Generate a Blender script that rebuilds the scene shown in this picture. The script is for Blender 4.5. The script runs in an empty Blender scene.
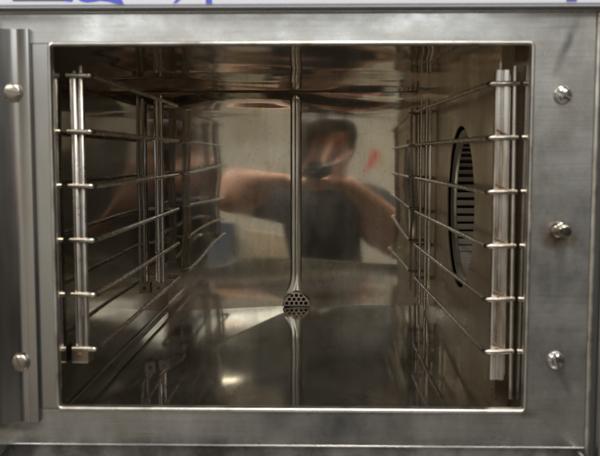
import bpy, bmesh, math, random
from mathutils import Vector, Matrix
random.seed(7)
R = math.radians
PI = math.pi
scene = bpy.context.scene
COL = scene.collection

# ------------------------------------------------------------------ camera
cd = bpy.data.cameras.new('camera')
cam = bpy.data.objects.new('camera', cd)
COL.objects.link(cam)
cam.location = (0, -.85, 1.5)
cam.rotation_euler = (R(90 - 4.98), 0, R(1.21))
cd.sensor_width = 36
cd.lens = 51
cd.clip_start = .02
cd.clip_end = 50
cd.dof.use_dof = True
cd.dof.focus_distance = 1.9
cd.dof.aperture_fstop = 13
scene.camera = cam

# ------------------------------------------------------------------ world, lamps, exposure
world = bpy.data.worlds.new('World')
scene.world = world
world.use_nodes = True
world.node_tree.nodes['Background'].inputs[0].default_value = (1.0, .97, .92, 1)
world.node_tree.nodes['Background'].inputs[1].default_value = .03
vs = scene.view_settings
vs.view_transform = 'Standard'
vs.look = 'None'
vs.gamma = 1
vs.use_curve_mapping = False
vs.exposure = .20
scene.cycles.use_denoising = True
scene.cycles.max_bounces = 14
scene.cycles.glossy_bounces = 12
scene.cycles.diffuse_bounces = 4
scene.cycles.blur_glossy = .3
scene.cycles.sample_clamp_indirect = 6

LAMPS = [  # x, y, z, size x, size y, watts, colour, tilt about x
    (-1.45, -1.70, 2.86, .30, 1.25, 54, (1, .98, .95), 0),
    (1.20, -2.30, 2.86, .30, 1.25, 32, (1, .98, .95), 0),
    (.10, -1.00, 2.86, .30, 1.25, 36, (1, .98, .94), 0),
    (-.75, -4.04, 2.825, .17, .08, .5, (1, .96, .88), 90),
    (-.31, -4.08, 2.24, 2.62, .235, 5.6, (.93, .97, 1), 90),  # wide area lamp added for the bright bands mirrored in the steel
]


# ------------------------------------------------------------------ helpers
def mat(name, color, metallic=0., rough=.5, emit=None, **kw):
    """Procedural material: base colour with grime, brushed grain and fine relief."""
    m = bpy.data.materials.new(name)
    m.use_nodes = True
    nt = m.node_tree
    b = nt.nodes['Principled BSDF']
    b.inputs['Base Color'].default_value = (*color, 1)
    b.inputs['Metallic'].default_value = metallic
    b.inputs['Roughness'].default_value = rough
    if 'coat' in kw:
        b.inputs['Coat Weight'].default_value = kw['coat']
    co = nt.nodes.new('ShaderNodeTexCoord')

    def mapped(scale):
        mp = nt.nodes.new('ShaderNodeMapping')
        mp.inputs['Scale'].default_value = scale
        nt.links.new(co.outputs['Object'], mp.inputs[0])
        return mp.outputs[0]

    def noise(vec, scale, detail=4, rough_=.6):
        n = nt.nodes.new('ShaderNodeTexNoise')
        n.inputs['Scale'].default_value = scale
        n.inputs['Detail'].default_value = detail
        n.inputs['Roughness'].default_value = rough_
        nt.links.new(vec, n.inputs['Vector'])
        return n.outputs['Fac']

    def ramp(fac, a, b_, lo, hi):
        r = nt.nodes.new('ShaderNodeMapRange')
        r.inputs['From Min'].default_value = a
        r.inputs['From Max'].default_value = b_
        r.inputs['To Min'].default_value = lo
        r.inputs['To Max'].default_value = hi
        nt.links.new(fac, r.inputs['Value'])
        return r.outputs['Result']

    col_out = None
    dirt = kw.get('dirt')          # (colour, scale, threshold, amount)
    if dirt:
        prev = None
        for k, (dc, sc, th, am, stretch) in enumerate(dirt):
            f = ramp(noise(mapped(stretch), sc, 6, .65), th, th + .16, 0, am)
            mx = nt.nodes.new('ShaderNodeMix')
            mx.data_type = 'RGBA'
            nt.links.new(f, mx.inputs['Factor'])
            if prev is None:
                mx.inputs['A'].default_value = (*color, 1)
            else:
                nt.links.new(prev, mx.inputs['A'])
            mx.inputs['B'].default_value = (*dc, 1)
            prev = mx.outputs['Result']
        nt.links.new(prev, b.inputs['Base Color'])
    if 'spots' in kw:              # soft stains and dark patches: (centre, rotation about y, half sizes, colour, amount)
        prev = b.inputs['Base Color'].links[0].from_socket if b.inputs['Base Color'].links else None
        for c, rot, sz, dc, am in kw['spots']:
            sub = nt.nodes.new('ShaderNodeVectorMath')
            sub.operation = 'SUBTRACT'
            sub.inputs[1].default_value = c
            nt.links.new(co.outputs['Object'], sub.inputs[0])
            mp = nt.nodes.new('ShaderNodeMapping')
            mp.vector_type = 'TEXTURE'
            mp.inputs['Rotation'].default_value = (0, R(rot), 0)
            mp.inputs['Scale'].default_value = sz
            nt.links.new(sub.outputs[0], mp.inputs[0])
            gr = nt.nodes.new('ShaderNodeTexGradient')
            gr.gradient_type = 'SPHERICAL'
            nt.links.new(mp.outputs[0], gr.inputs[0])
            ml = nt.nodes.new('ShaderNodeMath')
            ml.operation = 'MULTIPLY'
            nt.links.new(ramp(gr.outputs['Fac'], 0, .8, 0, am), ml.inputs[0])
            nt.links.new(ramp(noise(mapped((1, 1, 1)), 90, 4), .3, .6, .45, 1), ml.inputs[1])
            mx = nt.nodes.new('ShaderNodeMix')
            mx.data_type = 'RGBA'
            nt.links.new(ml.outputs[0], mx.inputs['Factor'])
            if prev is None:
                mx.inputs['A'].default_value = (*color, 1)
            else:
                nt.links.new(prev, mx.inputs['A'])
            mx.inputs['B'].default_value = (*dc, 1)
            prev = mx.outputs['Result']
        nt.links.new(prev, b.inputs['Base Color'])
    if 'smudge' in kw:             # (scale, stretch, low, high) roughness from smears
        sc, st, lo, hi = kw['smudge']
        nt.links.new(ramp(noise(mapped(st), sc, 5, .6), .3, .75, lo, hi), b.inputs['Roughness'])
    if 'grain' in kw:              # list of (scale, stretch, strength, distance)
        prevn = None
        for sc, st, strength, dist in kw['grain']:
            bp = nt.nodes.new('ShaderNodeBump')
            bp.inputs['Strength'].default_value = strength
            bp.inputs['Distance'].default_value = dist
            nt.links.new(noise(mapped(st), sc, 3, .55), bp.inputs['Height'])
            if prevn:
                nt.links.new(prevn, bp.inputs['Normal'])
            prevn = bp.outputs['Normal']
        nt.links.new(prevn, b.inputs['Normal'])
    if 'haze' in kw:               # greasy film: a rougher lobe mixed in by patches (scale, stretch, low, high, roughness)
        sc, st, lo, hi, hr_ = kw['haze']
        h = nt.nodes.new('ShaderNodeBsdfPrincipled')
        h.inputs['Metallic'].default_value = metallic * kw.get('hazemetal', .92)
        h.inputs['Roughness'].default_value = hr_
        h.inputs['Base Color'].default_value = (*color, 1)
        for inp in ('Base Color', 'Normal'):
            if b.inputs[inp].links:
                nt.links.new(b.inputs[inp].links[0].from_socket, h.inputs[inp])
        ms = nt.nodes.new('ShaderNodeMixShader')
        fac = ramp(noise(mapped(st), sc, 6, .62), .3, .72, lo, hi)
        for c, rad, am in kw.get('film', ()):      # local patches with more of the rougher lobe
            sub = nt.nodes.new('ShaderNodeVectorMath')
            sub.operation = 'SUBTRACT'
            sub.inputs[1].default_value = c
            nt.links.new(co.outputs['Object'], sub.inputs[0])
            mp = nt.nodes.new('ShaderNodeMapping')
            mp.vector_type = 'TEXTURE'
            mp.inputs['Scale'].default_value = rad
            nt.links.new(sub.outputs[0], mp.inputs[0])
            gr = nt.nodes.new('ShaderNodeTexGradient')
            gr.gradient_type = 'SPHERICAL'
            nt.links.new(mp.outputs[0], gr.inputs[0])
            ad = nt.nodes.new('ShaderNodeMath')
            ad.operation = 'ADD'
            ad.use_clamp = True
            nt.links.new(fac, ad.inputs[0])
            nt.links.new(ramp(gr.outputs['Fac'], 0, .45, 0, am), ad.inputs[1])
            fac = ad.outputs[0]
        nt.links.new(fac, ms.inputs[0])
        nt.links.new(b.outputs[0], ms.inputs[1])
        nt.links.new(h.outputs[0], ms.inputs[2])
        nt.links.new(ms.outputs[0], nt.nodes['Material Output'].inputs[0])
    if emit:
        b.inputs['Emission Color'].default_value = (*emit[0], 1)
        b.inputs['Emission Strength'].default_value = emit[1]
    return m


D_ = .63
M = {}
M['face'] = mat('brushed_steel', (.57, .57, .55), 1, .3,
                dirt=[((.45, .44, .40), 7, .45, .6, (1, 1, 1)), ((.47, .44, .39), 30, .55, .6, (1, 1, 2)), ((.26, .22, .17), 130, .60, .6, (1, 1, 1)), ((.42, .41, .385), 330, .48, .55, (.03, 1, 1)), ((.66, .64, .58), 75, .62, .5, (1, 1, .6))],
                smudge=(12, (1, 1, 1.6), .12, .36), haze=(16, (1.6, 1, .8), .10, .5, .46),
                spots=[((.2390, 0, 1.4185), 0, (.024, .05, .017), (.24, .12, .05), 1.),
                       ((.2435, 0, 1.607), 21, (.0065, .05, .040), (.16, .155, .15), .8),  # slanting dark streak near the top right
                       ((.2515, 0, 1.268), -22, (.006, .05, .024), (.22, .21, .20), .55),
                       ((-.306, 0, 1.2195), 0, (.028, .05, .007), (.12, .11, .10), .7),  # corner darkness below the hinge strip, put into the colour
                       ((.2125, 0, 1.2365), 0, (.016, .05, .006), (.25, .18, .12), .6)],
                grain=[(500, (.03, 1, 1), .10, .0004), (900, (1, 1, 1), .10, .0002), (3.2, (1, 1, 1), .08, .004)])
M['strip'] = mat('brushed_steel_upright', (.52, .515, .50), 1, .3,
                 dirt=[((.42, .40, .36), 14, .52, .5, (1, 1, .5))],
                 smudge=(11, (1.5, 1, .3), .16, .34),
                 grain=[(500, (1, 1, .03), .05, .0004)])
M['rim'] = mat('polished_rim_steel', (.56, .54, .50), 1, .22,
               dirt=[((.30, .23, .15), 45, .52, .7, (1, 1, 1))], smudge=(40, (1, 1, 1), .26, .5),
               grain=[(90, (1, 1, 1), .10, .0006)])
M['back'] = mat('tarnished_mirror_steel', (.62, .585, .505), 1, .1,
                dirt=[((.51, .45, .315), 5, .44, .55, (1, 1, 1)), ((.46, .44, .36), 40, .50, .6, (1, 1, .08)), ((.38, .30, .15), 22, .56, .55, (1, 1, .7)),
                      ((.30, .19, .08), 60, .60, .5, (1, 1, .35)), ((.12, .08, .05), 190, .585, .65, (1, 1, 1))],
                spots=[((-.16, D_, 1.262), 0, (.06, .1, .022), (.30, .19, .07), .6), ((.06, D_, 1.255), 0, (.10, .1, .016), (.32, .22, .09), .5),
                       ((-.225, D_, 1.33), 0, (.03, .1, .06), (.34, .25, .12), .5), ((.02, D_, 1.525), 0, (.05, .1, .02), (.36, .26, .13), .5)],
                smudge=(9, (2.2, 1, .3), .025, .10), haze=(11, (1.3, 1, .6), .04, .32, .30), hazemetal=.9,
                film=[((-.17, D_, 1.235), (.16, .1, .10), .16), ((.09, D_, 1.235), (.17, .1, .10), .16), ((-.15, D_, 1.53), (.09, .1, .08), .2)],
                grain=[(420, (1, 1, .02), .008, .0003)])
M['floor'] = mat('tarnished_floor_steel', (.48, .45, .395), 1, .12,
                 dirt=[((.33, .285, .205), 6, .45, .6, (1, 1, 1)), ((.24, .18, .09), 24, .54, .6, (1, .6, 1)), ((.52, .50, .45), 60, .55, .4, (1, .08, 1)),
                       ((.10, .07, .05), 190, .585, .6, (1, 1, 1))],
                 smudge=(9, (1.2, .6, 1), .02, .10), haze=(12, (1.3, .6, 1), .06, .34, .32),
                 grain=[(350, (1, .03, 1), .015, .0003)])
M['ceil'] = mat('tarnished_ceiling_steel', (.52, .47, .375), 1, .1,
                dirt=[((.36, .28, .165), 7, .45, .7, (1, 1, 1)), ((.13, .09, .06), 34, .6, .6, (1, 1, 1))],
                smudge=(9, (1, .7, 1), .03, .10), haze=(12, (1, .6, 1), .0, .16, .3),
                grain=[(12, (1, .5, 1), .04, .003)])
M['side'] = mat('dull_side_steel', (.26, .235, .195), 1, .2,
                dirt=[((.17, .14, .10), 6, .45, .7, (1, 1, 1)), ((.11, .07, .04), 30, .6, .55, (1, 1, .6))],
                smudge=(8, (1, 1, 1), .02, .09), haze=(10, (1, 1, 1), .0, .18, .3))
M['baffle'] = mat('tan_tarnished_baffle_steel', (.52, .435, .325), 1, .34,
                  dirt=[((.36, .30, .20), 9, .45, .7, (1, 1, .7)), ((.56, .53, .45), 40, .56, .5, (1, 1, .4)), ((.20, .12, .065), 34, .64, .6, (1, 1, .5))],
                  smudge=(10, (1, 1, 1), .22, .42),
                  grain=[(300, (1, .05, 1), .03, .0003)])
M['wire'] = mat('rack_wire_steel', (.76, .73, .68), 1, .22,
                dirt=[((.30, .20, .11), 16, .60, .7, (1, 1, 1))], smudge=(60, (1, 1, 1), .24, .42))
M['rib'] = mat('rib_steel', (.74, .71, .64), 1, .16, dirt=[((.40, .30, .18), 30, .58, .6, (1, 1, .5))],
               smudge=(20, (1, 1, .4), .10, .22), haze=(14, (1, 1, .5), .2, .55, .38))
M['rust'] = mat('dark_rust', (.13, .065, .032), .3, .6, dirt=[((.07, .04, .025), 90, .5, .7, (1, 1, 1))])
M['runner'] = mat('grimy_runner_wire', (.50, .455, .39), 1, .25,
                  dirt=[((.32, .24, .15), 7, .5, .5, (1, 1, 1))], smudge=(60, (1, 1, 1), .18, .4))
M['bar'] = mat('rack_bar_steel', (.84, .82, .78), 1, .36,
               dirt=[((.45, .34, .23), 70, .47, .8, (2.2, 1, .2)), ((.20, .11, .06), 60, .56, .9, (1.6, 1, .35))],
               smudge=(60, (1, 1, .4), .18, .36))
M['bracket'] = mat('stained_bracket_steel', (.36, .31, .25), 1, .30,
                   dirt=[((.22, .14, .08), 50, .52, .6, (1, 1, 1))])
M['screw'] = mat('screw_steel', (.66, .64, .60), 1, .2, dirt=[((.3, .22, .14), 120, .62, .5, (1, 1, 1))])
M['stud'] = mat('stained_stud_steel', (.52, .48, .42), 1, .16, dirt=[((.22, .12, .06), 110, .5, .8, (1, 1, 1))])
M['screw_dull'] = mat('dull_screw_steel', (.36, .32, .27), 1, .34, dirt=[((.3, .22, .14), 120, .55, .5, (1, 1, 1))])
M['fan'] = mat('fan_steel', (.60, .56, .50), .9, .5, dirt=[((.2, .14, .08), 50, .55, .7, (1, 1, 1))])
M['dark'] = mat('painted_shadow_black', (.012, .011, .010), 0, .7)
M['panel'] = mat('white_control_panel_enamel', (.74, .77, .84), 0, .3, smudge=(8, (1, 1, 1), .24, .4))
M['panel_lip'] = mat('grey_panel_edge', (.20, .20, .21), 0, .7)
M['blue'] = mat('blue_print', (.055, .075, .50), 0, .45)
M['greyprint'] = mat('dark_grey_print', (.07, .075, .09), 0, .45)
M['tray'] = mat('grimy_tray_steel', (.30, .29, .28), 1, .4,
                dirt=[((.10, .09, .07), 22, .46, .8, (1, 1, 1)), ((.4, .33, .2), 70, .66, .5, (1, 1, 1))],
                smudge=(14, (1, 1, 1), .25, .5))
M['gasket'] = mat('grey_rubber', (.05, .048, .045), 0, .5)
M['skin'] = mat('skin', (.56, .29, .19), 0, .5, dirt=[((.48, .2, .13), 12, .5, .5, (1, 1, 1))])
M['shirt'] = mat('navy_cotton', (.007, .009, .017), 0, .85, grain=[(40, (1, 1, 1), .3, .004)])
M['jeans'] = mat('denim', (.03, .045, .09), 0, .85)
M['hair'] = mat('dark_hair', (.018, .012, .009), 0, .5, grain=[(120, (1, 1, .15), .5, .003)])
M['black'] = mat('camera_black', (.012, .012, .013), 0, .45)
M['lens'] = mat('lens_glass', (.01, .01, .02), 0, .05, coat=1.)
M['plaster'] = mat('warm_plaster', (.66, .62, .53), 0, .8, dirt=[((.52, .47, .38), 3, .48, .6, (1, 1, 1))])
M['tilefloor'] = mat('floor_tile', (.20, .18, .16), 0, .5, dirt=[((.13, .11, .1), 4, .5, .6, (1, 1, 1))])
M['ceilpaint'] = mat('dark_ceiling_paint', (.07, .066, .06), 0, .9)
M['shade'] = mat('dark_wall_tone', (.04, .036, .03), 0, .6, dirt=[((.09, .065, .04), 2, .5, .6, (1, 1, 1))])  # unseen right walls kept dark to deepen the left chamber wall's reflections
M['red'] = mat('red_card', (.75, .06, .05), 0, .6)
M['bluetub'] = mat('blue_plastic', (.07, .09, .14), 0, .45)
M['carton'] = mat('carton_board', (.40, .33, .25), 0, .8)
M['white'] = mat('white_enamel', (.75, .75, .74), 0, .4)
M['shoe'] = mat('shoe_leather', (.03, .025, .02), 0, .5)


def finish(me, smooth=35):
    if smooth:
        for p in me.polygons:
            p.use_smooth = True
        me.set_sharp_from_angle(angle=R(smooth))


def obj(name, bm, m, parent=None, smooth=35, label=None):
    if isinstance(bm, bmesh.types.BMesh):
        me = bpy.data.meshes.new(name)
        bmesh.ops.recalc_face_normals(bm, faces=bm.faces[:])
        bm.to_mesh(me)
        bm.free()
    else:
        me = bm
    me.materials.clear()
    me.materials.append(M[m])
    finish(me, smooth)
    o = bpy.data.objects.new(name, me)
    COL.objects.link(o)
    if parent:
        o.parent = parent
    if label:
        o['label'] = label
    return o


def share(src, name, parent=None):
    o = bpy.data.objects.new(name, src.data)
    COL.objects.link(o)
    o.matrix_world = src.matrix_world.copy()
    if parent:
        o.parent = parent
    return o


def thing(name, label, cat, group=None, loc=(0, 0, 0)):
    o = bpy.data.objects.new(name, None)
    o.empty_display_size = .05
    o.location = loc
    COL.objects.link(o)
    o['label'] = label
    o['category'] = cat
    if group:
        o['group'] = group
    return o


def struct(name, bm, m, smooth=0):
    o = obj(name, bm, m, None, smooth)
    o['kind'] = 'structure'
    return o


def box(bm, x0, x1, y0, y1, z0, z1, bev=0., seg=2):
    vs_ = [bm.verts.new((x, y, z)) for x in (x0, x1) for y in (y0, y1) for z in (z0, z1)]
    fs = [bm.faces.new([vs_[i] for i in f]) for f in
          ((0, 1, 3, 2), (4, 6, 7, 5), (0, 4, 5, 1), (2, 3, 7, 6), (0, 2, 6, 4), (1, 5, 7, 3))]
    if bev:
        es = list({e for f in fs for e in f.edges})
        bmesh.ops.bevel(bm, geom=es, offset=bev, segments=seg, affect='EDGES', profile=.5)
    return bm


def B(*a, **k):
    return box(bmesh.new(), *a, **k)


def round_path(pts, r, n=5):
    """Polyline with its inner corners rounded to radius r."""
    pts = [Vector(p) for p in pts]
    out = [pts[0]]
    for a, b, c in zip(pts, pts[1:], pts[2:]):
        u = (a - b).normalized()
        v = (c - b).normalized()
        rr = min(r, (a - b).length * .49, (c - b).length * .49)
        p0, p1 = b + u * rr, b + v * rr
        for i in range(n + 1):
            t = i / n
            out.append(p0 * (1 - t) ** 2 + b * 2 * t * (1 - t) + p1 * t * t)
    out.append(pts[-1])
    return out


def tube(bm, pts, r, n=10, cap=True):
    pts = [Vector(p) for p in pts]
    rr = r if isinstance(r, (list, tuple)) else [r] * len(pts)
    rings = []
    ref = None
    for i, p in enumerate(pts):
        t = (pts[min(i + 1, len(pts) - 1)] - pts[max(i - 1, 0)]).normalized()
        if ref is None:
            ref = t.orthogonal().normalized()
        ref = (ref - t * ref.dot(t)).normalized()
        s = t.cross(ref)
        rings.append([bm.verts.new(p + (ref * math.cos(a) + s * math.sin(a)) * rr[i])
                      for a in (2 * PI * k / n for k in range(n))])
    for a, b in zip(rings, rings[1:]):
        for k in range(n):
            bm.faces.new((a[k], a[(k + 1) % n], b[(k + 1) % n], b[k]))
    if cap:
        bm.faces.new(rings[0][::-1])
        bm.faces.new(rings[-1])
    return bm


def capsule(bm, a, b, ra, rb, n=14):
    a, b = Vector(a), Vector(b)
    d = (b - a).normalized() if (b - a).length > 1e-6 else Vector((0, 0, 1))
    pts, rs = [], []
    for k in range(5):
        t = PI / 2 * k / 4
        pts.append(a - d * ra * math.cos(t))
        rs.append(max(ra * math.sin(t), ra * .04))
    for k in range(5):
        t = PI / 2 * k / 4
        pts.append(b + d * rb * math.sin(t))
        rs.append(max(rb * math.cos(t), rb * .04))
    return tube(bm, pts, rs, n)


def ellipsoid(bm, c, rx, ry, rz, u=20, v=12):
    r = bmesh.ops.create_uvsphere(bm, u_segments=u, v_segments=v, radius=1)
    bmesh.ops.transform(bm, verts=r['verts'], matrix=Matrix.Translation(c) @ Matrix.Diagonal((rx, ry, rz, 1)))
    return bm


def lathe(bm, prof, n=24, M4=None):
    """Revolve (r, h) about local z; M4 places it."""
    rings = []
    M4 = M4 or Matrix()
    for r, h in prof:
        rings.append([bm.verts.new(M4 @ Vector((max(r, 1e-5) * math.cos(2 * PI * k / n), max(r, 1e-5) * math.sin(2 * PI * k / n), h)))
                      for k in range(n)])
    for a, b in zip(rings, rings[1:]):
        for k in range(n):
            bm.faces.new((a[k], a[(k + 1) % n], b[(k + 1) % n], b[k]))
    bm.faces.new(rings[0][::-1])
    bm.faces.new(rings[-1])
    return bm


def prism(bm, poly, axis, a, b):
    """Polygon extruded along an axis ('x','y','z') from a to b; poly in the other two axes."""
    def P(u, v, w):
        return {'x': (w, u, v), 'y': (u, w, v), 'z': (u, v, w)}[axis]
    A = [bm.verts.new(P(u, v, a)) for u, v in poly]
    Bv = [bm.verts.new(P(u, v, b)) for u, v in poly]
    n = len(poly)
    for k in range(n):
        bm.faces.new((A[k], A[(k + 1) % n], Bv[(k + 1) % n], Bv[k]))
    bm.faces.new(A[::-1])
    bm.faces.new(Bv)
    return bm


def boolean(base_bm, cut_bm, name):
    """Difference of two bmeshes, returned as a mesh."""
    os_ = []
    for nm, b in ((name, base_bm), ('cutter', cut_bm)):
        bmesh.ops.recalc_face_normals(b, faces=b.faces[:])
        me = bpy.data.meshes.new(nm)
        b.to_mesh(me)
        b.free()
        o = bpy.data.objects.new(nm, me)
        COL.objects.link(o)
        os_.append(o)
    md = os_[0].modifiers.new('cut', 'BOOLEAN')
    md.object = os_[1]
    md.operation = 'DIFFERENCE'
    md.solver = 'EXACT'
    dg = bpy.context.evaluated_depsgraph_get()
    me = bpy.data.meshes.new_from_object(os_[0].evaluated_get(dg))
    me.name = name
    for o in os_:
        bpy.data.objects.remove(o)
    return me


def fused(bm, voxel, name, it=6):
    """Voxel-fuse overlapping shapes into one continuous skin."""
    bmesh.ops.recalc_face_normals(bm, faces=bm.faces[:])
    me = bpy.data.meshes.new(name)
    bm.to_mesh(me)
    bm.free()
    o = bpy.data.objects.new(name, me)
    COL.objects.link(o)
    md = o.modifiers.new('fuse', 'REMESH')
    md.mode = 'VOXEL'
    md.voxel_size = voxel
    sm = o.modifiers.new('smooth', 'SMOOTH')
    sm.factor = .5
    sm.iterations = it
    dg = bpy.context.evaluated_depsgraph_get()
    out = bpy.data.meshes.new_from_object(o.evaluated_get(dg))
    out.name = name
    bpy.data.objects.remove(o)
    return out


def wob(x, y, s=1.):
    return (math.sin(x * 9.1 + 1.3) * math.sin(y * 7.3 + .4) + .6 * math.sin(x * 17 + y * 11 + 2) + .4 * math.sin(y * 23 - x * 13)) * s


# ------------------------------------------------------------------ the place round the oven (seen mirrored in the steel)
struct('kitchen_floor', B(-3.5, 3.5, -4.2, 1.2, -.05, 0), 'tilefloor')
struct('kitchen_ceiling', B(-3.5, 3.5, -4.2, 1.2, 2.9, 2.95), 'ceilpaint')
struct('kitchen_wall', B(-3.5, .80, -4.2, -4.1, 0, 2.10), 'plaster')
struct('kitchen_wall_corner', B(.801, 3.5, -4.2, -4.1, 0, 1.72), 'shade')
struct('kitchen_wall_corner_upper', B(.801, 3.5, -4.2, -4.102, 1.721, 2.10), 'plaster')
struct('kitchen_wall_right', B(2.5, 2.6, -4.099, .4, 0, 1.72), 'shade')
struct('kitchen_wall_right_upper', B(2.503, 2.6, -4.099, .4, 1.721, 2.899), 'shade')
struct('kitchen_wall_left', B(-3.5, -3.4, -4.099, .4, 0, 2.899), 'plaster')
struct('kitchen_wall_upper', B(-3.5, 3.5, -4.2, -4.102, 2.101, 2.9), 'ceilpaint')
WHERE = [('ceiling_lamp', 'long white ceiling lamp over the left aisle', 'lamp'), ('ceiling_lamp', 'long white ceiling lamp over the right aisle', 'lamp'),
         ('ceiling_lamp', 'long white ceiling lamp nearest the oven front', 'lamp'), ('wall_lamp', 'small bright lamp high on the far wall', 'lamp'),
         ('added_light_panel', 'low wide panel of pale light added high on the far wall', 'window')]
for (x, y, z, sx, sy, w, c, tilt), (nm, lb, ct) in zip(LAMPS, WHERE):
    t = thing(nm, lb, ct, loc=(x, y, z))
    t.rotation_euler = (R(tilt), 0, 0)
    obj('housing', B(-sx / 2 - .03, sx / 2 + .03, -sy / 2 - .03, sy / 2 + .03, .006, .018 if tilt else .04, bev=.004), 'white', t)
    ld = bpy.data.lights.new('lamp_tube', 'AREA')
    ld.shape = 'RECTANGLE'
    ld.size, ld.size_y, ld.energy, ld.color = sx, sy, w, c
    lo = bpy.data.objects.new('lamp_tube', ld)
    COL.objects.link(lo)
    lo.parent = t

# ------------------------------------------------------------------ the oven
XL, XR = -.2685, .2125          # outer edge of the rim
ZB, ZT = 1.2375, 1.6105
D = .63                          # chamber depth
WL, WR = -.2645, .2085           # chamber walls
FZ, CZ = 1.2360, 1.6075          # chamber floor and ceiling
BX = .192                        # baffle plate in front of the fan
oven = thing('combi_oven', 'stainless steel oven with its open chamber, slotted screws and white panel above', 'oven')

# face: one folded sheet round top, right and bottom, and a separate strip at the left
fc = bmesh.new()
g = .0008
prism(fc, [(-.345, 1.637), (-.345, ZT - .001), (XL + .004, ZT - .001), (XR - .004, ZT - .001), (XR - .004, ZB + .001),
           (XL + .004, ZB + .001), (-.345, ZB + .001), (-.345, 1.2022), (.2712, 1.2022), (.2712, 1.637)], 'y', 0, .0015)
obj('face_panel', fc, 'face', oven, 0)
obj('face_strip', B(-.284, XL + .004, .0002, .0016, ZB + .001 + g, ZT - .001 - g), 'strip', oven, 0)
lipb = bmesh.new()
tube(lipb, [(-.345, .0008, 1.2014), (.2712, .0008, 1.2014)], .0010, 10)
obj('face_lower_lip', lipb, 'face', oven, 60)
bx_ = bmesh.new()
prism(bx_, [(0, 1.637), (-.004, 1.6385), (-.004, 1.640), (.012, 1.640), (.012, 1.637)], 'x', -.345, .33)
obj('face_upper_lip', bx_, 'face', oven, 30)

# rim: rounded bead swept round the opening, with a flange running into the chamber
def rrect(x0, x1, z0, z1, r, n=6):
    out = []
    for cx, cz, a0 in ((x1 - r, z1 - r, 0), (x0 + r, z1 - r, 90), (x0 + r, z0 + r, 180), (x1 - r, z0 + r, 270)):
        for i in range(n + 1):
            a = R(a0 + 90 * i / n)
            out.append((cx + r * math.cos(a), cz + r * math.sin(a)))
    return out


rimb = bmesh.new()
prof = [(0, .001), (0, -.0014), (.0007, -.0026), (.0020, -.0031), (.0033, -.0025), (.0040, -.0012), (.0042, .003), (.0042, .0055)]
loops = []
for ins, y in prof:
    loops.append([rimb.verts.new((x, y, z)) for x, z in rrect(XL + ins, XR - ins, ZB + ins, ZT - ins, max(.0065 - ins, .0022))])
for a, b in zip(loops, loops[1:]):
    n = len(a)
    for k in range(n):
        rimb.faces.new((a[k], a[(k + 1) % n], b[(k + 1) % n], b[k]))
obj('opening_rim', rimb, 'rim', oven, 50)

# back wall: warped mirror sheet with the pressed vertical bead in it
BEADX = -.0385
bw = bmesh.new()
xs = sorted(set([WL + (BX + .012 - WL) * i / 40 for i in range(41)] + [BEADX + .02 * i / 20 for i in range(-20, 21)]))
zs = [FZ - .020 + (CZ + .024 - FZ) * j / 64 for j in range(65)]


def warp(x, z):
    w = .0085 * (z - 1.42) + .0003 * wob(x * 1.2, z * 1.1) + .00015 * math.sin(x * 27 + 2.2 * math.sin(z * 13)) + .00012 * math.sin(z * 55 + x * 15)
    w += .0010 * math.exp(-((x + .17) / .07) ** 2 - ((z - 1.31) / .05) ** 2)
    t = min(1, max(0, (z - 1.562) / .035))
    w += t * t * (3 - 2 * t) * (.0009 * math.sin((z - 1.55) * 150 + 1.6 * math.sin(x * 13)) + .0007 * math.sin(x * 21 + .6))
    return w


gv = [[bw.verts.new((x, D + warp(x, z), z)) for z in zs] for x in xs]
for i in range(len(xs) - 1):
    for j in range(len(zs) - 1):
        bw.faces.new((gv[i][j], gv[i + 1][j], gv[i + 1][j + 1], gv[i][j + 1]))
obj('back_wall', bw, 'back', oven, 70)
rb_ = bmesh.new()
rings = []
NZ, NA = 70, 16
for j in range(NZ + 1):
    z = 1.2560 + (1.6035 - 1.2560) * j / NZ
    top = min(1, max(0, (1.6035 - z) / .011))
    bot = min(1, max(0, (z - 1.2560) / .034))
    w = .0098 * math.sqrt(max(.0004, 1 - (1 - top) ** 2)) * (1 + .55 * (1 - bot) ** 2)
    h = .0036 * math.sqrt(max(.0004, 1 - (1 - top) ** 2)) * (.35 + .65 * bot)
    cx = BEADX + .0004 - .006 * (1 - bot) ** 2
    ring = []
    for k in range(NA + 1):
        a = PI * k / NA
        f = math.sin(a)
        groove = .0011 * math.exp(-((k - NA * .40) / 1.3) ** 2) * min(top, bot)
        x = cx - w * math.cos(a)
        ring.append(rb_.verts.new((x, D + warp(x, z) + .0004 - h * f ** 1.25 + groove, z)))
    rings.append(ring)
for a, b in zip(rings, rings[1:]):
    for k in range(NA):
        rb_.faces.new((a[k], a[k + 1], b[k + 1], b[k]))
obj('pressed_rib', rb_, 'rib', oven, 70)

# floor: pressed with falls towards the drain at the back
fl = bmesh.new()
DR = Vector((-.037, .622))
cLF, cRF, cLB, cRB = Vector((WL, .02)), Vector((BX, .02)), Vector((WL, D + .004)), Vector((BX, D + .004))


def floor_z(x, y):
    # front sheet falls gently forward; the pressed left facet meets it along the crease running from the drain
    dx, dy = x - DR.x, y - DR.y
    zf = FZ - .001 + .021 * dy
    if dx < 0 and dy > (cLF.y - DR.y) / (cLF.x - DR.x) * dx:
        return FZ - .001 + .021 * (cLF.y - DR.y) * dx / (cLF.x - DR.x)
    return zf


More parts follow.
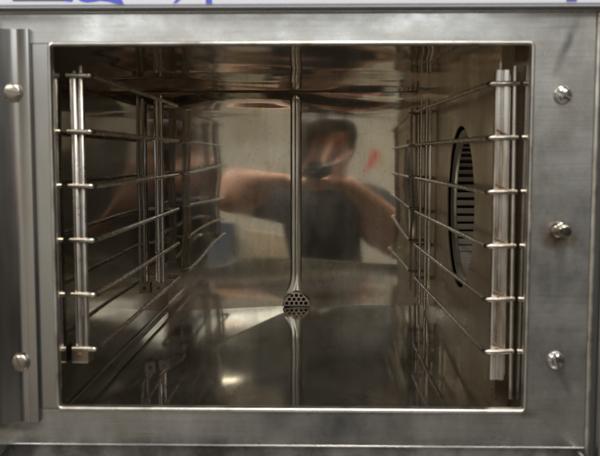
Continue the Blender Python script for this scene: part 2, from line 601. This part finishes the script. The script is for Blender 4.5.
nx, ny = 150, 190
fv = []
for i in range(nx + 1):
    row = []
    for j in range(ny + 1):
        x = WL - .001 + (WR - WL + .002) * i / nx
        y = .003 + (D + .006 - .003) * j / ny
        zz = sum(floor_z(x + a * .0015, y + b * .0015) for a in (-1, 0, 1) for b in (-1, 0, 1)) / 9
        row.append(fl.verts.new((x, y, zz + .00012 * wob(x * 1.5, y * 1.5))))
    fv.append(row)
for i in range(nx):
    for j in range(ny):
        fl.faces.new((fv[i][j], fv[i + 1][j], fv[i + 1][j + 1], fv[i][j + 1]))
obj('chamber_floor', fl, 'floor', oven, 70)


def warped_sheet(fn, nu, nv):
    b = bmesh.new()
    g_ = [[b.verts.new(fn(i / nu, j / nv)) for j in range(nv + 1)] for i in range(nu + 1)]
    for i in range(nu):
        for j in range(nv):
            b.faces.new((g_[i][j], g_[i + 1][j], g_[i + 1][j + 1], g_[i][j + 1]))
    return b


obj('chamber_ceiling', warped_sheet(lambda u, v: (WL + (WR - WL) * u, .003 + (D + .004 - .003) * v,
    CZ + .0005 * wob(u * .9, v * 1.4) + .0009 * math.sin(v * 9 + u * 3)), 40, 50), 'ceil', oven, 70)
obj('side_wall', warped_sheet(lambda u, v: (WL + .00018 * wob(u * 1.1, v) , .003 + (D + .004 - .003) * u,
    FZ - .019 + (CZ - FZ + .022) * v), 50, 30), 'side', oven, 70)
# welded seam along the back joint
sm_ = bmesh.new()
tube(sm_, [(WL, D - .001, CZ - .0010), (BX - .02, D - .001, CZ - .0010)], .0012, 8)
obj('ceiling_seam', sm_, 'rust', oven, 60)
sm_ = bmesh.new()
tube(sm_, [(WL + .001, .02, FZ - .0005), (WL + .001, D - .002, FZ - .0005)], .002, 8)
obj('floor_seam', sm_, 'side', oven, 60)

# right side: front return, then the baffle plate with the round fan opening
rw = bmesh.new()
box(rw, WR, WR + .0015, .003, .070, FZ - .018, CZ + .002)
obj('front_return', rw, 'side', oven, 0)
FY, FZC, FR = .305, 1.4285, .109


def plate_with_hole(y0, y1, z0, z1, cy, cz, r, x0, x1):
    b = bmesh.new()
    angs = sorted([2 * PI * k / 64 for k in range(64)] +
                  [math.atan2(z - cz, y - cy) % (2 * PI) for y in (y0, y1) for z in (z0, z1)])
    rings = {}
    for x in (x0, x1):
        inn, out = [], []
        for a in angs:
            c, s = math.cos(a), math.sin(a)
            t = min(((y1 - cy) / c if c > 1e-9 else 9e9), ((y0 - cy) / c if c < -1e-9 else 9e9),
                    ((z1 - cz) / s if s > 1e-9 else 9e9), ((z0 - cz) / s if s < -1e-9 else 9e9))
            inn.append(b.verts.new((x, cy + r * c, cz + r * s)))
            out.append(b.verts.new((x, cy + t * c, cz + t * s)))
        rings[x] = (inn, out)
    n = len(angs)
    for k in range(n):
        k2 = (k + 1) % n
        (i0, o0), (i1, o1) = rings[x0], rings[x1]
        b.faces.new((i0[k], i0[k2], o0[k2], o0[k]))
        b.faces.new((i1[k], o1[k], o1[k2], i1[k2]))
        b.faces.new((i0[k], i1[k], i1[k2], i0[k2]))
        b.faces.new((o0[k], o0[k2], o1[k2], o1[k]))
    return b


obj('fan_baffle', plate_with_hole(.066, D + .002, FZ - .018, CZ + .004, FY, FZC, FR, BX, BX + .0018), 'baffle', oven, 30)
fr_ = bmesh.new()
prism(fr_, [(BX, .0645), (BX + .0018, .0645), (BX + .0018, .066), (BX, .066)], 'z', FZ - .018, CZ + .004)
prism(fr_, [(BX + .0018, .0645), (WR, .0690), (WR, .0705), (BX + .0018, .066)], 'z', FZ - .018, CZ + .004)
obj('baffle_edge', fr_, 'baffle', oven, 0)
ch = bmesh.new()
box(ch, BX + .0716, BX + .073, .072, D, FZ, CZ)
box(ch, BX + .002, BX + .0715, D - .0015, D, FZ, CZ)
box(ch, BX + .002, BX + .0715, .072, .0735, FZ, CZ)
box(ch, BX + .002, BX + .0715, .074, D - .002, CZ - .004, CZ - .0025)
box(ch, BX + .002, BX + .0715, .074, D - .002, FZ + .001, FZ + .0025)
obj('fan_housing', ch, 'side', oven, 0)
fan = thing('fan_wheel', '', '')
for k_ in ('label', 'category'):
    del fan[k_]
fan.parent = oven
ringb = bmesh.new()
lathe_M = Matrix.Translation((BX + .006, FY, FZC)) @ Matrix.Rotation(R(90), 4, 'Y')
n = 64
rr = [(FR - .0052, -.002), (FR - .0040, .004), (FR - .0060, .006), (FR - .0125, .006), (FR - .0130, .0035), (FR - .0110, .001)]
rings = [[ringb.verts.new(lathe_M @ Vector((r * math.cos(2 * PI * k / n), r * math.sin(2 * PI * k / n), h))) for k in range(n)] for r, h in rr]
for a, b in zip(rings, rings[1:] + rings[:1]):
    for k in range(n):
        ringb.faces.new((a[k], a[(k + 1) % n], b[(k + 1) % n], b[k]))
obj('wheel_ring', ringb, 'fan', fan, 50)
discb = bmesh.new()
lathe(discb, [(FR - .008, .052), (FR - .008, .054), (.02, .056), (.02, .062)], 48, lathe_M)
obj('wheel_disc', discb, 'fan', fan, 40)
bl0 = None
for k in range(52):
    if bl0 is None:
        bb = bmesh.new()
        box(bb, 0, .046, -.0005, .0005, -.0042, .0042)
        bl0 = obj('blade', bb, 'fan', fan, 0)
        bl = bl0
    else:
        bl = share(bl0, 'blade', fan)
    a = 2 * PI * k / 52
    bl.matrix_world = Matrix.Translation((BX + .0121, FY + (FR - .0115) * math.cos(a), FZC + (FR - .0115) * math.sin(a))) @ \
        Matrix.Rotation(a + R(28), 4, 'X')

# strainer over the drain: a perforated D-shaped plate leaning on the back wall
st_c = Vector((-.0372, D - .004, FZ - .001))
pl = bmesh.new()
pr, ph = .0245, .0250
poly = [(-pr, 0)] + [(-pr * math.cos(a) * (1 - .40 * math.sin(a) ** 2), ph * math.sin(a) ** .85) for a in [PI * i / 18 for i in range(1, 18)]] + [(pr, 0)]
prism(pl, poly, 'y', -.0008, .0008)
cut = bmesh.new()
for row, nh, z in ((0, 5, .0050), (1, 4, .0118), (2, 3, .0186)):
    for k in range(nh):
        x = (k - (nh - 1) / 2) * .0082
        lathe(cut, [(.0030, -.01), (.0030, .01)], 14, Matrix.Translation((x, 0, z)) @ Matrix.Rotation(R(90), 4, 'X'))
sme = boolean(pl, cut, 'drain_strainer')
bmt = bmesh.new()
bmt.from_mesh(sme)
bmesh.ops.triangulate(bmt, faces=bmt.faces[:])
for v_ in bmt.verts:
    q = 1 - (v_.co.x / pr) ** 2 - (v_.co.z / (ph * 1.25)) ** 2
    v_.co.y -= .003 * max(0, q) ** .6
bmt.to_mesh(sme)
bmt.free()
strn = obj('drain_strainer', sme, 'fan', oven, 30)
strn.matrix_world = Matrix.Translation(st_c + Vector((0, -.012, .0005))) @ Matrix.Rotation(R(-20), 4, 'X')
db = bmesh.new()
prism(db, [(u * .86, w * .82) for u, w in poly], 'y', .0015, .004)
dk = obj('drain_mouth', db, 'dark', oven, 0)  # black plate stands in for the dark inside the drain
dk.matrix_world = strn.matrix_world.copy()

# hinge strip at the left: folded profile
hs = bmesh.new()
prism(hs, [(-.2846, -.0004), (-.2846, -.0052), (-.2856, -.0060), (-.2952, -.0066), (-.2966, -.0060), (-.2978, -.0036), (-.3000, -.0036),
           (-.3060, -.0062), (-.3120, -.0096), (-.3180, -.0132), (-.3212, -.0150), (-.3232, -.0172), (-.3252, -.0178), (-.350, -.0178), (-.350, -.0004)],
      'z', 1.2265, 1.6225)
obj('hinge_strip', hs, 'strip', oven, 28)
hp = bmesh.new()
box(hp, -.36, -.3262, -.0210, -.0180, 1.2120, 1.66, bev=.0008)
obj('hinge_edge', hp, 'strip', oven, 30)

# vertical beads and door seal at the right
v = bmesh.new()
tube(v, [(.2745, .0004, 1.15), (.2745, .0004, 1.637)], .0030, 12)
obj('edge_bead', v, 'rim', oven, 60)
v = bmesh.new()
box(v, .2780, .2825, .004, .0055, 1.15, 1.637)
obj('edge_groove', v, 'gasket', oven, 0)
v = bmesh.new()
prism(v, [(.2826, .005), (.2826, -.003), (.2846, -.0055), (.290, -.0065), (.345, -.0065), (.345, .005)], 'z', 1.15, 1.637)
obj('edge_strip', v, 'strip', oven, 30)

# drip gutter under the chamber
dt = bmesh.new()
prism(dt, [(.0032, 1.2000), (.0055, 1.2000), (.0055, 1.1760), (-.060, 1.1760), (-.060, 1.1900), (-.0615, 1.1900), (-.0615, 1.1740), (.0070, 1.1740),
           (.0070, 1.2012), (.0032, 1.2012)], 'x', -.3195, .2640)
obj('drip_gutter', dt, 'tray', oven, 0)
e = bmesh.new()
box(e, -.3225, -.3197, -.0615, .004, 1.174, 1.1985, bev=.0005)
obj('gutter_end', e, 'tray', oven, 30)
e = bmesh.new()
prism(e, [(.2642, 1.174), (.2642, 1.1985), (.2672, 1.1985), (.2700, 1.1900), (.2700, 1.174)], 'y', -.0615, .004)
obj('gutter_end', e, 'tray', oven, 30)

# white control panel above, with the feet of its blue lettering
cp = bmesh.new()
prism(cp, [(-.012, 1.760), (-.0160, 1.760), (-.0160, 1.6455), (-.0150, 1.6437), (-.0120, 1.6430), (.02, 1.6430), (.02, 1.760)], 'x', -.36, .36)
obj('control_panel', cp, 'panel', oven, 30)
lp = bmesh.new()
prism(lp, [(-.0150, 1.6427), (-.0155, 1.6410), (-.0140, 1.6402), (.012, 1.6402), (.012, 1.6427)], 'x', -.36, .36)
obj('panel_lip', lp, 'panel_lip', oven, 30)
vd = B(-.36, .36, .0125, .014, 1.630, 1.66)
obj('panel_gap', vd, 'dark', oven, 0)  # black strip stands in for the shadow in the gap under the panel
YP = -.0162


def mark(poly):
    b = bmesh.new()
    prism(b, [(u, w - .0024) for u, w in poly], 'y', YP - .0002, YP + .0001)
    return b


def arc(cx, cz, r0, r1, a0, a1, n=14):
    o_ = [(cx + r1 * math.cos(R(a0 + (a1 - a0) * i / n)), cz + r1 * math.sin(R(a0 + (a1 - a0) * i / n))) for i in range(n + 1)]
    i_ = [(cx + r0 * math.cos(R(a1 + (a0 - a1) * i / n)), cz + r0 * math.sin(R(a1 + (a0 - a1) * i / n))) for i in range(n + 1)]
    return o_ + i_


TOPZ = 1.668
obj('lettering', mark([(-.296, 1.6498), (-.246, 1.6498), (-.246, TOPZ), (-.296, TOPZ)]), 'greyprint', oven, 0)
obj('lettering', mark([(-.2505, TOPZ), (-.2490, 1.6512), (-.2455, 1.6496), (-.2390, 1.6490), (-.2370, 1.6506), (-.2410, 1.6560), (-.2420, TOPZ)]), 'blue', oven, 0)
obj('lettering', mark([(-.2345, TOPZ), (-.2330, 1.6520), (-.2300, 1.6496), (-.2240, 1.6484), (-.2180, 1.6488), (-.2110, 1.6500), (-.2030, 1.6490), (-.1960, 1.6476),
                       (-.1880, 1.6470), (-.1895, 1.6500), (-.1925, 1.6560), (-.1940, TOPZ)]), 'blue', oven, 0)
obj('lettering', mark([(-.1400, 1.6477), (-.1365, 1.6480), (-.1310, 1.6520), (-.1275, 1.660), (-.1325, 1.660), (-.1350, 1.6535)]), 'blue', oven, 0)
obj('lettering', mark([(-.1085, 1.6474), (-.1025, 1.6474), (-.1020, TOPZ), (-.1080, TOPZ)]), 'blue', oven, 0)
obj('lettering', mark([(.2370, 1.6478), (.2470, 1.6478), (.2490, TOPZ), (.2390, TOPZ)]), 'blue', oven, 0)


# screws and the stud
def at_face(x, y, z, rot=0):
    return Matrix.Translation((x, y, z)) @ Matrix.Rotation(R(rot), 4, 'Y') @ Matrix.Rotation(R(90), 4, 'X')


def slotted(x, y, z, r, h, rot, m):
    hd = lathe(bmesh.new(), [(r, 0), (r, h * .25), (r * .93, h * .55), (r * .74, h * .82), (r * .45, h * .96), (r * .02, h)], 28)
    sl = B(-r * 1.2, r * 1.2, -r * .11, r * .11, h * .45, h * 2)
    me = boolean(hd, sl, 'screw')
    o = obj('screw', me, m, oven, 30)
    o.matrix_world = at_face(x, y, z, rot)
    wb = lathe(bmesh.new(), [(r * 1.06, -.0004), (r * 1.06, .0004)], 28)
    w_ = obj('washer', wb, 'screw_dull', o, 0)
    return o


slotted(.2409, -.0004, 1.5578, .0088, .0052, 25, 'screw')
slotted(.2405, -.0004, 1.2924, .0090, .0055, 72, 'screw')
slotted(-.3020, -.0072, 1.5605, .0088, .0030, 10, 'screw_dull')
slotted(-.3020, -.0072, 1.2885, .0086, .0030, 60, 'screw_dull')
stb = lathe(bmesh.new(), [(.0082, 0), (.0082, .0022), (.0070, .0036), (.0058, .0040), (.0058, .0230), (.0046, .0252), (.0004, .0254)], 24)
so = obj('stud', stb, 'stud', oven, 30, label='brown stained stud with a dark tip')
so.matrix_world = at_face(.2405, -.0002, 1.4250)

# ------------------------------------------------------------------ racks
def wire_rack(name, label, side, levels, xs_, flat, rods, y_front, y_post_rear, y_end, z0, z1, tipx, endx, wallx):
    t = thing(name, label, 'rack', 'rack frames hung on the chamber sides', (0, 0, 0))
    for i, z in enumerate(levels):
        rb = bmesh.new()
        path = [(wallx, y_front + .002, z + .0004), (tipx, y_front, z), (tipx + (endx - tipx) * .012, y_front + .010, z - .0006),
                (endx, y_end, z - .0012), (wallx - side * .004, y_end + .001, z - .0012)]
        path = [path[0]] + round_path([path[0], path[1], path[3], path[4]], .006)[1:]
        tube(rb, path, .0027, 10)
        obj('runner', rb, 'runner', t, 60)
    return t


lev_l = [1.5808, 1.5229, 1.4664, 1.4093, 1.3515, 1.2931]
lev_r = [1.5718, 1.5165, 1.4605, 1.4039, 1.3477, 1.2920]
lr = wire_rack('wire_rack', 'left wire tray rack of slim twin rods ending in a rusty foot bracket', -1, lev_l, None, None, None,
               .034, .49, .575, 1.28, 1.592, -.2345, -.2345, -.2610)
for y0, sc in ((.040, 1.), (.490, 1.)):
    for x, zt, zb in ((-.2466, 1.5915, 1.292), (-.2537, 1.586, 1.292)):
        b_ = bmesh.new()
        tube(b_, [(x, y0 - .001, zb), (x, y0 - .001, zt - .002), (x, y0 - .001, zt)], [.0030, .0030, .0018], 10)
        obj('post', b_, 'wire', lr, 60)
    b_ = B(-.2580, -.2556, y0 - .003, y0 + .010, 1.292, 1.582, bev=.0005)
    obj('flat_bar', b_, 'bar', lr, 30)
    b_ = bmesh.new()
    prism(b_, [(-.2615, y0 + .014), (-.2615, y0 - .006), (-.2440, y0 - .006), (-.2440, y0 + .014), (-.2455, y0 + .014), (-.2455, y0 - .0045),
               (-.2600, y0 - .0045), (-.2600, y0 + .014)], 'z', 1.2785, 1.2962)
    fb = obj('foot_bracket', b_, 'bracket', lr, 30)
    obj('bolt', lathe(bmesh.new(), [(.0030, 0), (.0030, .0012), (.0018, .0019), (.0002, .0020)], 6,
                      Matrix.Translation((-.2528, y0 - .0061, 1.2872)) @ Matrix.Rotation(R(90), 4, 'X')), 'rust', fb, 30)
    obj('folded_edge', B(-.2614, -.2441, y0 - .0078, y0 - .0062, 1.2782, 1.2796, bev=.0004), 'bracket', fb, 30)

rr_ = wire_rack('wire_rack', 'right tray rack with broad flat bar in front of the round fan opening', 1, lev_r, None, None, None,
                .036, .56, .585, 1.26, 1.589, .1765, .1640, .2065)
b_ = bmesh.new()
prism(b_, [(.1828, .0450), (.1834, .0412), (.1850, .0404), (.1884, .0404), (.1892, .0420), (.1902, .0424), (.1912, .0418), (.1920, .0404), (.1962, .0402),
           (.1978, .0412), (.1984, .0450), (.1972, .0450), (.1966, .0424), (.1846, .0424), (.1840, .0450)], 'z', 1.2607, 1.5862)
obj('flat_bar', b_, 'bar', rr_, 25)
for z in lev_r[1:]:
    b_ = bmesh.new()
    tube(b_, [(.1850, .0405, z + .0085), (.1985, .0400, z + .0012)], .0013, 8)  # short thin rod slanting across the bar
    obj('slant_rod', b_, 'rust', rr_, 60)
b_ = bmesh.new()
tube(b_, [(.2052, .040, 1.2405), (.2040, .040, 1.42), (.2025, .040, 1.590)], .0022, 10)
obj('post', b_, 'wire', rr_, 60)
b_ = bmesh.new()
tube(b_, [(.1990, .046, 1.2650), (.1990, .046, 1.582)], .0017, 8)
obj('post', b_, 'wire', rr_, 60)
for x, zt, zb in ((.1695, 1.588, 1.252), (.1785, 1.590, 1.240)):
    b_ = bmesh.new()
    tube(b_, [(x, .560, zb), (x, .560, zt)], .0022, 10)
    obj('post', b_, 'wire', rr_, 60)
b_ = B(.1828, .1862, .553, .566, 1.25, 1.584, bev=.0005)
obj('flat_bar', b_, 'bar', rr_, 30)

# ------------------------------------------------------------------ the photographer, mirrored in the back wall
px, py = .02, -1.16
per = thing('person', 'person in navy t-shirt holding a camera to the eye, mirrored in the back wall', 'person', loc=(0, 0, 0))
bd = bmesh.new()
hc = Vector((.022, -1.105, 1.562))
ellipsoid(bd, hc + Vector((0, -.004, .018)), .074, .094, .098)          # skull
ellipsoid(bd, hc + Vector((0, .030, -.058)), .052, .056, .062)          # jaw
ellipsoid(bd, hc + Vector((0, .068, -.098)), .022, .018, .018)          # chin
capsule(bd, hc + Vector((0, .085, .000)), hc + Vector((0, .104, -.036)), .009, .014)   # nose
for s in (-1, 1):
    ellipsoid(bd, hc + Vector((s * .077, -.008, -.018)), .010, .020, .032)      # ear
    ellipsoid(bd, hc + Vector((s * .032, .084, .006)), .013, .008, .008)        # eye
    ellipsoid(bd, hc + Vector((s * .034, .084, .024)), .022, .010, .006)        # brow
ellipsoid(bd, hc + Vector((0, .085, -.062)), .024, .010, .008)                  # lips
capsule(bd, hc + Vector((0, -.03, -.06)), hc + Vector((0, -.065, -.17)), .056, .062)   # neck
SZ = 1.335
shL, shR = Vector((-.165, -1.20, SZ)), Vector((.215, -1.20, SZ - .005))
elL, elR = Vector((-.335, -1.045, 1.375)), Vector((.285, -1.020, 1.215))
wrL, wrR = Vector((-.105, -.955, 1.440)), Vector((.105, -.950, 1.435))
capsule(bd, shL, elL, .056, .054)
capsule(bd, elL, wrL, .056, .036)
capsule(bd, shR, elR, .050, .041)
capsule(bd, elR, wrR, .043, .029)
capsule(bd, (-.10, -1.21, SZ), (.15, -1.21, SZ), .075, .075)
capsule(bd, (.025, -1.21, 1.28), (.025, -1.20, 1.02), .12, .115)
capsule(bd, (.025, -1.20, .98), (.025, -1.20, .90), .13, .125)
for s in (-1, 1):
    capsule(bd, (.025 + s * .085, -1.20, .88), (.025 + s * .10, -1.18, .48), .082, .056)
    capsule(bd, (.025 + s * .10, -1.18, .48), (.025 + s * .105, -1.21, .10), .056, .040)
    capsule(bd, (.025 + s * .105, -1.22, .055), (.025 + s * .12, -1.07, .04), .042, .032)
# hands close on the camera: palms under and beside it, fingers wrapped round
palL, palR = Vector((-.060, -.930, 1.450)), Vector((.078, -.952, 1.458))
ellipsoid(bd, palL + Vector((.02, .006, -.012)), .062, .042, .036)
ellipsoid(bd, palR, .028, .036, .054)
ellipsoid(bd, (.064, -.918, 1.448), .030, .026, .042)
capsule(bd, wrL, palL, .029, .024)
capsule(bd, wrR, palR, .029, .024)
for k in range(4):                                                              # left fingers cradle the lens from below
    y = -.895 - k * .018
    capsule(bd, palL + Vector((.02, y - palL.y, .000)), (.004, y + .004, 1.4495), .0092, .0088)
    capsule(bd, (.004, y + .004, 1.4495), (.034 + .004 * (k % 2), y + .006, 1.466), .0088, .0078)
capsule(bd, palL + Vector((.012, .012, .012)), (-.050, -.905, 1.485), .0105, .0095)
capsule(bd, (-.050, -.905, 1.485), (-.041, -.893, 1.508), .0095, .0085)
for k in range(4):                                                              # right fingers wrap the grip
    z = 1.520 - k * .019
    capsule(bd, (.088, -.945, z - .004), (.086, -.915, z), .0098, .0090)
    capsule(bd, (.086, -.915, z), (.058 + .003 * k, -.903, z + .001), .0090, .0080)
capsule(bd, palR + Vector((0, -.02, .02)), (.062, -.985, 1.512), .0110, .0095)
capsule(bd, (.062, -.985, 1.512), (.040, -.990, 1.520), .0095, .0085)
obj('body', fused(bd, .0045, 'body', 5), 'skin', per, 0)
for p in bpy.data.objects['body'].data.polygons:
    p.use_smooth = True
sh = bmesh.new()
capsule(sh, (-.115, -1.212, SZ + .002), (.165, -1.212, SZ + .002), .084, .084)
capsule(sh, (.025, -1.212, 1.29), (.025, -1.205, 1.02), .142, .134)
capsule(sh, (-.04, -1.205, 1.25), (-.03, -1.20, .95), .115, .115)
capsule(sh, (.09, -1.205, 1.25), (.08, -1.20, .95), .115, .115)
capsule(sh, (.025, -1.175, 1.40), (.025, -1.20, 1.36), .072, .09)
capsule(sh, shL, shL.lerp(elL, .60), .066, .060)
capsule(sh, shR, shR.lerp(elR, .62), .066, .060)
o = obj('t_shirt', fused(sh, .007, 't_shirt', 6), 'shirt', per, 0)
for p in o.data.polygons:
    p.use_smooth = True
tr = bmesh.new()
capsule(tr, (.025, -1.20, .97), (.025, -1.20, .88), .142, .140)
for s in (-1, 1):
    capsule(tr, (.025 + s * .085, -1.20, .86), (.025 + s * .10, -1.18, .48), .094, .074)
    capsule(tr, (.025 + s * .10, -1.18, .48), (.025 + s * .105, -1.21, .10), .074, .064)
o = obj('trousers', fused(tr, .010, 'trousers', 5), 'jeans', per, 0)
for p in o.data.polygons:
    p.use_smooth = True
for s in (-1, 1):
    b_ = bmesh.new()
    capsule(b_, (.025 + s * .105, -1.225, .050), (.025 + s * .122, -1.06, .042), .050, .042)
    box(b_, .025 + s * .113 - .05, .025 + s * .113 + .05, -1.275, -1.02, 0, .02)
    obj('shoe', fused(b_, .008, 'shoe', 3), 'shoe', per, 0)
hr = bmesh.new()
ellipsoid(hr, hc + Vector((0, -.018, .040)), .094, .104, .118)
ellipsoid(hr, hc + Vector((0, -.050, -.010)), .078, .066, .090)
ellipsoid(hr, hc + Vector((.01, .050, .072)), .076, .056, .056)
ellipsoid(hr, hc + Vector((-.03, .062, .050)), .046, .042, .044)
o = obj('hair', fused(hr, .006, 'hair', 4), 'hair', per, 0)
for p in o.data.polygons:
    p.use_smooth = True
dc = thing('hand_camera', 'black camera held at eye level, lens mirrored in the back wall', 'camera', loc=(0, 0, 0))
obj('camera_body', B(-.062, .066, -.985, -.928, 1.468, 1.530, bev=.008, seg=3), 'black', dc, 40)
b_ = bmesh.new()
prism(b_, [(-.026, 1.5305), (-.018, 1.548), (.018, 1.548), (.026, 1.5305)], 'y', -.985, -.930)
obj('viewfinder_hump', b_, 'black', dc, 30)
b_ = lathe(bmesh.new(), [(.028, 0), (.029, .01), (.029, .05), (.028, .056), (.025, .056), (.023, .050)], 28,
           Matrix.Translation((0, -.9278, 1.498)) @ Matrix.Rotation(R(-90), 4, 'X'))
obj('lens_barrel', b_, 'black', dc, 40)
b_ = lathe(bmesh.new(), [(.022, .0505), (.016, .053), (.001, .0545)], 24, Matrix.Translation((0, -.9278, 1.498)) @ Matrix.Rotation(R(-90), 4, 'X'))
obj('front_glass', b_, 'lens', dc, 40)

# things behind the photographer that show as patches of colour in the mirror
rc = obj('wall_card', B(.300, .372, -4.0995, -4.097, 1.475, 1.545), 'red', None, 0)
rc['label'] = 'small red card on the wall behind the photographer, mirrored'
rc['category'] = 'card'
tb = thing('work_table', 'low steel work table behind the photographer, mirrored', 'table', loc=(-.62, -2.75, 0))
obj('table_top', B(-.60, .45, -.35, .35, .86, .90, bev=.004), 'strip', tb, 30)
lg = None
for x in (-.55, .40):
    for y in (-.30, .30):
        b_ = B(x - .02, x + .02, y - .02, y + .02, 0, .859)
        obj('leg', b_, 'strip', tb, 0)
bt = bmesh.new()
prism(bt, [(-.72, .902), (-.54, .902), (-.52, 1.12), (-.74, 1.12)], 'y', -2.85, -2.6)
o = obj('storage_tub', bt, 'bluetub', None, 0)
o['label'] = 'blue plastic tub on the work table, mirrored'
o['category'] = 'tub'
o = obj('cardboard_carton', B(-.48, -.24, -2.9, -2.62, .902, 1.06, bev=.003), 'carton', None, 0)
o['label'] = 'yellowish carton on the work table, mirrored'
o['category'] = 'box'
